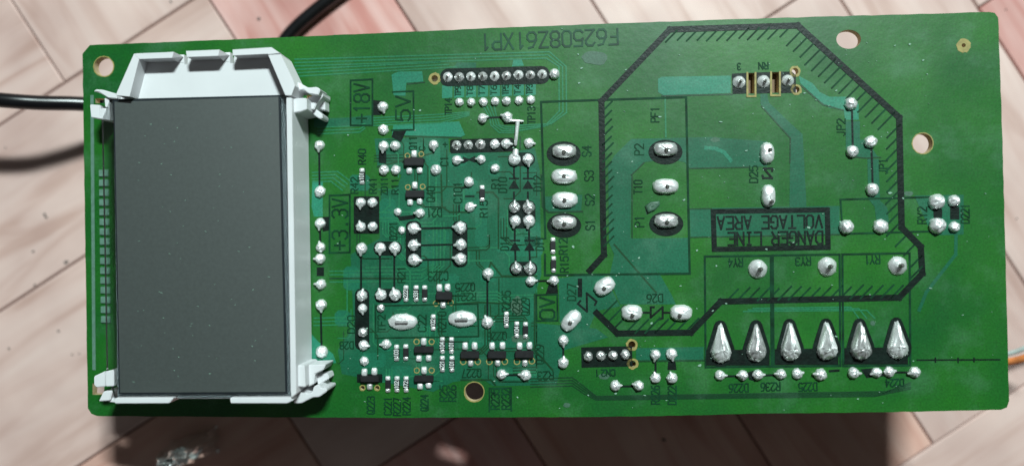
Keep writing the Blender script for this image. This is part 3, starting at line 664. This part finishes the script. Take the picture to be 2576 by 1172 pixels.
for (x, y, r, d) in [(1299, 676, 15, 'u'), (1333.5, 676, 15.5, 'u'), (1294, 522, 15, 'u'), (1330, 522, 15.5, 'u'), (912, 836, 13, ''), (957, 775, 11, ''), (1479.5, 897, 12.5, ''), (1512, 895, 12.5, ''), (1542, 894, 12, ''), (1573, 892, 12.5, '')]: joint(x, y, r, d, True)
for k, (x, y) in enumerate(((1125.5, 193.5), (1154.5, 194), (1184, 192.5), (1214, 192), (1244, 191.5), (1273.5, 190.5), (1304, 188.5), (1334, 188.5), (1364, 187))): joint(x, y, 13, 'p', k % 2 == 1)
for (x, y) in ((1148, 365), (1177.5, 364.5), (1208, 363)): joint(x, y, 13, 'p', True)
for (x, y) in ((1860, 207), (1922, 205), (1983, 203)): joint(x, y, 16, 'p')
for (x, y) in ((1907, 677), (2082, 671), (2259.5, 668.5)): joint(x, y, 25, 'p')
def superell(x, y, rx, ry, a, n=28):
    P = []
    for k in range(n):
        t = 2*math.pi*k/n; c, q = math.cos(t), math.sin(t)
        u, v = rx*math.copysign(abs(c)**.78, c), ry*math.copysign(abs(q)**.78, q)
        P.append((x+u*math.cos(a)-v*math.sin(a), y+u*math.sin(a)+v*math.cos(a)))
    return P
def solder(out_px, c_px, h, prof, mat='solder', seed=0, jit=0.06, pin=None):
    V, F = blob_mesh('solder_joint', orient(tp(out_px)), *at(*c_px), h*MM, prof, jit, seed)
    o = link('solder_joint', mesh('solder_joint', V, F, True), M[mat], board)
    if pin:
        x, y = at(*pin); v, f = [], []
        stub(v, f, (x, y, h*MM*0.55), (x+0.00005, y-0.0001, h*MM*1.22), 6.0*PX, 5.0*PX)
        link('pin', mesh('pin', v, f), M['lead'], o)
    return o
for i, (x, y, rx, ry, a, dl, px_, py_) in enumerate([(1419, 381, 31, 18, 0, 1, -1, 2), (1419, 444, 33, 19, 0, 0, -1, -1), (1420.5, 503, 33, 20, 0, 0, -1, 0), (1419, 560, 32, 18, 0, 1, 0, 2), (1674, 376, 31, 18, 0, 1, 0, 2), (1674, 469, 33, 19, 0, 0, 2, 0), (1675.5, 556, 31, 18, 0, 1, 0, 2),
     (1589, 786, 27, 20, 0, 0, 0, 4), (1713, 786, 28, 20, 0, 0, -6, 4), (1520.5, 720, 28, 20, -35, 0, -2, 3), (1436.5, 806, 30, 19, -48, 0, -3, 3), (1929, 386, 18, 27, 0, 0, 3, -8), (1932, 493, 18, 28, 0, 0, 4, 14)]):
    solder(superell(x, y, rx, ry, math.radians(a)), (x, y), 1.25, FLAT, 'solder_dull' if dl else 'solder', i+40, 0.12, (x+px_, y+py_))
for i, (x, y, rx, ry) in enumerate(((1013.5, 809, 37, 21), (1163, 802, 36, 21))):
    s = solder(ellipse(x, y, rx, ry, 28), (x, y-2), 0.9, FLAT, 'solder', i+60, 0.14)
    prism('pin', rect(x-16, y-5, x+16, y+2), 0.6, 1.5, M['solder_dull'], s, 0.1)
for i, d in enumerate(drops):
    solder(drop_outline(*d, n=22), (d[2]+random.uniform(-2, 2), d[3]-8+random.uniform(-4, 4)), random.uniform(1.9, 2.5), DROP, 'solder_dull' if i in (1, 4) else 'solder', i+70, 0.20)
# splashed strand of solder and the joined blob under it
V, F = [], []
def P3(x, y, z): return (*at(x, y), z*MM)
stub(V, F, P3(1274, 304, .5), P3(1317, 306, .45), 4.5*PX, 2.5*PX); stub(V, F, P3(1303, 306, .45), P3(1297, 366, .35), 5.5*PX, 4.0*PX); stub(V, F, P3(1298, 377, .4), P3(1296, 396, .5), 7*PX, 9*PX)
link('solder_splash', mesh('solder_splash', V, F, True), M['solder'], board)
solder(ellipse(1294, 402, 16, 16, 20), (1294, 402), 1.1, DOME, 'solder', 90, 0.2)

# ---------------------------------------------------------------- surface-mount parts
def pad(x, y, wx, wy, h=0.55, parent=None, seed=0, name='solder_joint', mat='solder'):
    out = []
    for k in range(20):
        a = 2*math.pi*k/20; c, s = math.cos(a), math.sin(a)
        out.append((x+wx/2*math.copysign(abs(c)**.55, c), y+wy/2*math.copysign(abs(s)**.55, s)))
    V, F = blob_mesh(name, orient(tp(out)), *at(x, y), h*MM, FLAT, 0.10, seed)
    return link(name, mesh(name, V, F, True), M[mat], parent or board)
sd = 100
def transistor(x, y, wd, hh, tops, bots):
    global sd
    poly = [(x-wd/2, y-hh/2), (x+wd/2, y-hh/2), (x+wd/2, y+hh/2), (x-wd/2, y+hh/2)]
    t = prism('transistor', tp(poly, 0.8), 0.08, 1.0, M['chip'], board, 0.12)
    for (px_, py_) in tops+bots:
        sd += 1; top = (px_, py_) in tops
        pad(px_, py_, 15, 20 if top else 17, 0.6, t, sd, 'lead', 'solder' if top or len(bots) > 1 else 'solder_dull')
    return t
transistor(1041, 407, 48, 20, [(1042, 388)], [(1030, 430), (1056, 429)])
transistor(1043.5, 488, 46, 18, [(1043.5, 467)], [(1032, 509), (1056, 506)])
transistor(930, 953, 46, 15, [(917, 936), (942, 934)], [(930.5, 972)])
transistor(1117, 744, 40, 20, [(1105.5, 724), (1126, 723)], [(1115, 767)])
transistor(1066, 879, 48, 16, [(1066, 859)], [(1054, 901), (1078.5, 900)])
transistor(1066, 952, 48, 16, [(1067, 931)], [(1057, 971), (1078.5, 968)])
transistor(1182, 892, 46, 18, [(1170, 870), (1194, 870)], [(1184, 913)])
transistor(1250, 892, 46, 18, [(1238, 870), (1264, 869)], [(1252, 912)])
transistor(1319, 891, 46, 18, [(1307, 870), (1332, 869)], [(1320.5, 912)])
def resistor(x, y, code='', ln=34, wd=13, horiz=False):
    global sd
    t = prism('chip_resistor', rect(x-wd/2, y-ln/2+7, x+wd/2, y+ln/2-7, 0.4), 0.06, 0.5, M['chip'], board, 0.05)
    for s in (-1, 1):
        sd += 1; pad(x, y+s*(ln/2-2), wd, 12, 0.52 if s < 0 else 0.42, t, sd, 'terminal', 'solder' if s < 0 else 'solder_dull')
    if code:
        tx = text(code, x, y, 10, ln-16, 90, 1.7, 'chip_print', 0.54, parent=t, name='printed_code')
    return t
for (x, y, c) in [(911, 444, '101'), (998, 887, '103'), (1021, 886, ''), (976, 966, ''), (999, 966, '102'), (1022, 966, '472'), (1021.5, 738, '222'), (1047, 738, '331'), (1068.5, 738, ''), (1090, 811, '102'), (1113, 868, '104'), (1136, 868, '101'),
                  (1113, 915, '221'), (1137, 915, '101'), (1274, 804, '103'), (1300, 829, '104'), (1322, 830, ''), (1213, 487, ''), (1391, 618, ''), (1392.5, 665, '')]:
    resistor(x, y, c)

# ---------------------------------------------------------------- display module
W_ = M['white']
frame = prism('display_frame', tp([(731, 246), (733.5, 246), (745, 990), (733, 1000), (731, 985), (720, 246)], 10), 0.2, 10, W_, board, 0.15)
tag(frame, 'white plastic clip-on frame of the grey display')
prism('back_plate', tp([(288, 256), (720, 244), (733, 998), (299, 998)], 7.2), 0.3, 7.2, M['guide'], frame)
prism('hood_floor', tp([(300, 250), (340, 142), (463, 138), (464, 163), (472, 163), (472, 138), (579, 132), (579, 160), (589, 160), (589, 132), (690, 128), (728, 240)], 6.9), 5.6, 6.9, W_, frame)
def ramped(name, pts, z0, mat, parent):
    P = [(*at(x, y, z), z*MM) for x, y, z in pts]
    if orient([p[:2] for p in P]) != [p[:2] for p in P]: P = P[::-1]
    n = len(P); V = [(x, y, z0*MM) for x, y, z in P] + P
    F = [tuple(reversed(range(n)))] + [(i, (i+1) % n, n+(i+1) % n, n+i) for i in range(n)]
    me = mesh(name, V, F + [tuple(n+i for i in range(n))])
    bm = bmesh.new(); bm.from_mesh(me)
    bmesh.ops.triangulate(bm, faces=[f for f in bm.faces if len(f.verts) > 4]); bm.to_mesh(me); bm.free()
    return link(name, me, mat, parent)
for pts in ([(291, 240, 10), (337, 136, 10), (350, 149, 10), (326, 243, 10)],
            [(337, 136, 10), (345, 135, 10), (420, 132, 10), (437, 131, 10), (462, 144, 6.95), (462, 158, 6.95), (448, 158, 6.95), (433, 146, 10), (420, 146.5, 10), (351, 149, 10)],
            [(468, 129, 10), (552, 125.5, 10), (578, 140, 6.95), (578, 156, 6.95), (563, 155, 6.95), (549, 141, 10), (470, 144, 10)],
            [(585, 125.5, 10), (683, 119.6, 10), (704, 134, 10), (676, 137, 10), (672, 136, 10), (586, 140, 10)],
            [(706, 137, 10), (738, 203, 10), (742, 216, 10), (733, 240, 10), (718, 240, 10), (675, 139, 10)]):
    ramped('hood_rim', pts, 4.0, W_, frame)
prism('bottom_wall', tp([(288.5, 1001), (437, 1000), (425, 1014), (288.5, 1014.5)], 9.4), 0.4, 9.4, W_, frame, 0.12)
prism('bottom_wall', tp([(578, 1000), (733, 999), (738, 1006), (722, 1014), (580, 1014)], 9.4), 0.4, 9.4, W_, frame, 0.12)
prism('bottom_wall', tp([(437, 998), (578, 998), (578, 1002), (437, 1002)], 7.5), 0.4, 7.5, W_, frame)
prism('base_flange', tp([(757, 300), (768, 300), (774, 915), (763, 915)], 1.4), 0.1, 1.4, W_, frame, 0.1)
# corner clips
def clip(lst):
    c = None
    for k, (pts, z0, z1) in enumerate(lst):
        pass
    V, F = [], []
    for pts, z0, z1 in lst:
        me = mesh('x', *prism_vf(tp(pts, z1), z0*MM, z1*MM))
        bm = bmesh.new(); bm.from_mesh(me)
        bmesh.ops.bevel(bm, geom=bm.edges[:], offset=0.00014, segments=2, affect='EDGES', clamp_overlap=True)
        bm.verts.ensure_lookup_table(); o = len(V)
        V += [tuple(v.co) for v in bm.verts]; F += [tuple(o+v.index for v in f.verts) for f in bm.faces]
        bm.free(); bpy.data.meshes.remove(me)
    return link('corner_clip', mesh('corner_clip', V, F), W_, frame)
clip([([(235, 230), (240, 225), (258, 226), (292, 236), (293, 249), (272, 247), (250, 233)], 3, 8.6), ([(262, 246), (276, 246), (276, 275), (264, 270)], 2, 8.0),
      ([(225.5, 263), (252, 264.6), (253, 300), (229, 296)], 0.2, 6.2), ([(253, 272), (277, 273), (277, 303), (258, 302), (253, 299)], 0.2, 8.0)])
clip([([(236, 946), (264, 933), (264, 972), (242, 974), (236, 968)], 4.9, 6.6), ([(265, 934), (286, 929), (286, 971), (266, 972)], 0.2, 8.4), ([(260, 984), (283, 982), (276, 1007), (248, 1009)], 0.2, 7.6), ([(277, 1003), (288, 1000), (289, 1012), (272, 1011)], 0.2, 7.0)])
clip([([(736, 206), (752, 208), (775, 221), (797, 219), (806, 226), (800, 240), (776, 236), (764, 226), (742, 230)], 2.5, 7.5), ([(720, 252), (752, 247), (771, 247), (771, 276), (755, 282), (720, 287)], 0.6, 8.6),
      ([(772, 248), (792, 238), (812, 231), (812, 243), (796, 262), (790, 276), (772, 276)], 0.4, 5.6), ([(772, 276), (790, 270), (812, 290), (810, 299), (802, 299)], 0.3, 4.5), ([(797, 253), (817, 250), (818, 278), (800, 274)], 0.2, 3.2)])
clip([([(745, 918), (766, 919), (768, 973), (745, 972)], 0.6, 8.6), ([(766, 918), (820, 916), (812, 931), (792, 940), (789, 966), (774, 973), (767, 973)], 0.4, 6.0), ([(795, 944), (824, 938), (828, 952), (800, 968)], 0.3, 4.0),
      ([(745, 985), (766, 981), (772, 990), (786, 986), (789, 972), (802, 966), (808, 976), (822, 976), (822, 984), (802, 998), (786, 999), (757, 1014), (738, 1014)], 0.3, 6.6)])
# the glass and its smoky film
glass = prism('display_glass', tp([(256, 304), (277, 250), (719, 239), (732, 999), (288, 1000), (268, 930), (262, 600)], 8.2), 7.3, 8.2, M['glass'], board)
prism('gasket', tp([(285, 252), (705, 239.5), (723, 989.5), (299, 991.5)], 8.3), 8.22, 8.3, M['gasket'], glass)
prism('polariser_film', tp([(288, 256.5), (700, 244), (717.5, 985), (302, 987)], 8.5), 8.32, 8.5, M['film'], glass)
tag(glass, 'switched-off grey display window')
for k in range(16):
    y = 436+24.45*k; x = 263.5+0.35*k
    prism('contact_pin', rect(x-13, y-8.5, x+13, y+8.5), 0, 0.35, M['contact'], board, 0.08)
prism('contact_strip', tp([(228, 240), (236, 240), (241, 930), (233, 930)]), 0, 0.10, M['contact'], board)

# ---------------------------------------------------------------- components hanging below the board (it rests on them)
def under(name, x0, y0, x1, y1, depth, mat, bev=0.5):
    return prism(name, rect(x0, y0, x1, y1), -TH-depth, -TH, M[mat], board, bev)
def room(px_, py_):
    x, y = at(px_, py_); p = BOARD_POSE @ Vector((x, y, -TH*MM)); return p.z/MM
core = under('transformer_core', 1385, 300, 1715, 640, room(1385, 640)-0.35, 'core')
for (x0, x1) in ((1445, 1655),): prism('winding', rect(x0, 270, x1, 672), -TH-16, -TH-2, M['bobbin'], core, 0.6)
for (xa, xb) in ((1790, 1925), (1960, 2098), (2135, 2275)): under('relay', xa, 665, xb, 905, 15.5, 'relay')
under('button_block', 420, 700, 640, 960, room(420, 960)-0.25, 'relay')
under('pin_header', 1080, 165, 1378, 218, 9, 'white', 0.3)
under('power_connector', 1836, 176, 1995, 242, 12, 'brown', 0.3)
under('pin_header', 1456, 858, 1604, 930, 9, 'brown', 0.3)

# ---------------------------------------------------------------- dust and flux flecks
M['stain'] = mask_mat('flux_stain', (0.035, 0.095, 0.055), (0.060, 0.130, 0.085), 0.5)
def stain(x, y, rx, ry, ang=0.0, z=0.05, mat='stain', name='flux_stain'):
    P = []
    for k in range(26):
        t = 2*math.pi*k/26; q = 1+0.28*noise.noise((math.cos(t)*1.6+x, math.sin(t)*1.6+y, 3.3))
        u, v = rx*q*math.cos(t), ry*q*math.sin(t)
        P.append((x+u*math.cos(ang)-v*math.sin(ang), y+u*math.sin(ang)+v*math.cos(ang)))
    return prism(name, tp(P), 0, z, M[mat], board)
stain(1497, 146, 33, 17); stain(1310, 852, 22, 10); stain(1300, 770, 14, 24); stain(1800, 352, 12, 6); stain(2285, 487, 12, 6); stain(1426, 1018, 9, 6); stain(2195, 812, 7, 6); stain(1520, 946, 14, 7)
ribbon('flux_stain', [[(1775, 372), (1800, 374), (1822, 384), (1838, 404)]], 9, 0.05, M['pour_bright'], board)
solder([(1622, 518), (1636, 508), (1658, 506), (1660, 516), (1646, 530), (1628, 538)], (1641, 520), 0.5, FLAT, 'stain', 95, 0.4)
V, F = [], []
rnd = random.Random(3)
for k in range(260):
    x, y = rnd.uniform(830, 2500), rnd.uniform(70, 1030)
    if rnd.random() < .35: x = rnd.uniform(1380, 2350)
    s = abs(rnd.gauss(0, 1.1))+0.5; ax, ay = at(x, y); a0 = rnd.uniform(0, 6.28); st = rnd.uniform(.2, .8)
    pl = [(ax+1.5*s*PX*q*math.cos(t), ay+1.5*s*PX*q*(st*math.sin(t)+0.3*math.cos(t)*math.sin(a0))) for t, q in [(2*math.pi*i/6, rnd.uniform(.6, 1.2)) for i in range(6)]]
    v, f = prism_vf(pl, 0.00005, 0.00005+s*PX*.25+0.00005, len(V)); V += v; F += f
tag(link('dust_flecks', mesh('dust_flecks', V, F), M['dust'], board), kind='stuff')

V, F = [], []
for k in range(70):
    x, y = rnd.uniform(320, 700), rnd.uniform(280, 970); ax, ay = at(x, y, 8.5); s = rnd.uniform(.5, 1.3); a0 = rnd.uniform(-.6, .6)
    ln = s*PX*rnd.uniform(1.5, 4); c, q = math.cos(a0), math.sin(a0)
    v, f = prism_vf([(ax+ln*c, ay+ln*q), (ax-s*PX*.5*q, ay+s*PX*.5*c), (ax-ln*c, ay-ln*q), (ax+s*PX*.5*q, ay-s*PX*.5*c)], 0.0085, 0.00855, len(V)); V += v; F += f
tag(link('dust_flecks', mesh('dust_flecks', V, F), M['dust'], glass), kind='stuff')

# ================================================================= THINGS ON THE FLOOR
R = 1.65
cable = tube('black_cable', [fl(-160, 236, 19), fl(0, 252, 17.5), fl(100, 259, 15), fl(210, 262, 11.5), fl(330, 275, 7), fl(480, 290, 3.5), fl(600, 250, R+.1), fl(690, 140, R+.1), fl(745, 70, R+.1), fl(855, -20, R+.1), fl(1000, -120, R+.1)], R*MM, M['cable'])
tag(cable, 'thick black cable passing under the board at its upper left', 'cable')
ow = tube('orange_wire', [fl(2380, 900, 5), fl(2470, 912, 8), fl(2545, 908, 12), fl(2600, 893, 15), fl(2700, 860, 17)], 0.85*MM, M['orange'], seg=10)
tag(ow, 'orange insulated wire sticking out past the right edge of the board', 'wire')
pw = tube('pale_wire', [fl(2400, 900, 2.5), fl(2480, 898, 5), fl(2548, 886, 8), fl(2600, 866, 10), fl(2700, 830, 10)], 0.55*MM, M['palewire'], seg=10)
tag(pw, 'thin pale grey wire beside the orange wire at right', 'wire')
# crumpled foil at the lower left
V, F = [], []
nx, ny = 26, 12
c0 = fl(441, 1154, 10); c0.z = 0.0
for j in range(ny):
    for i in range(nx):
        u, v = i/(nx-1)-0.5, j/(ny-1)-0.5
        p = Vector((u*11.5, v*6.0, 0))
        q = noise.noise((u*5+3, v*4, 1.7)); r = noise.noise((u*11, v*10+5, 4.2))
        z = (9.0+3.2*q+1.6*r + 1.8*abs(math.sin(v*14+u*4)))*(1-abs(2*v)**5)*(1-abs(2*u)**7)
        x = p.x+1.0*noise.noise((u*7, v*7, 9)); y = p.y+p.x*0.30+0.9*noise.noise((u*8, v*6, 19))
        V.append((x*MM, y*MM, max(0.15, z)*MM))
for j in range(ny-1):
    for i in range(nx-1): F.append((j*nx+i, j*nx+i+1, (j+1)*nx+i+1, (j+1)*nx+i))
foil = link('crumpled_foil', mesh('crumpled_foil', V, F), M['foil'])
foil.location = c0
sm = foil.modifiers.new('thickness', 'SOLIDIFY'); sm.thickness = 0.0001
tag(foil, 'crumpled silver foil scrap on the floor below the display', 'foil')
# crumbs on the floor
V, F = [], []
for (x, y, s) in [(113, 539, 5), (117, 546, 5), (88, 716, 4), (84, 632, 4), (165, 660, 6), (170, 657, 4), (148, 832, 4), (23, 876, 4), (182, 891, 3), (200, 889, 3), (14, 372, 3), (430, 5, 5), (652, 48, 6), (2557, 550, 3), (2530, 25, 3), (1670, 1105, 6), (240, 900, 3)]:
    c = fl(x, y); n = 7; s *= .75; a0 = rnd.uniform(0, 6)
    pl = [(c.x+s*MM/PPM*rnd.uniform(.6, 1.2)*math.cos(a0+2*math.pi*i/n), c.y+s*MM/PPM*rnd.uniform(.5, 1)*math.sin(a0+2*math.pi*i/n)) for i in range(n)]
    v, f = prism_vf(pl, 0.00002, 0.00002+s*MM/PPM*.5, len(V)); V += v; F += f
tag(link('floor_crumbs', mesh('floor_crumbs', V, F), M['crumb']), 'dark crumbs scattered on the floor', kind='stuff')
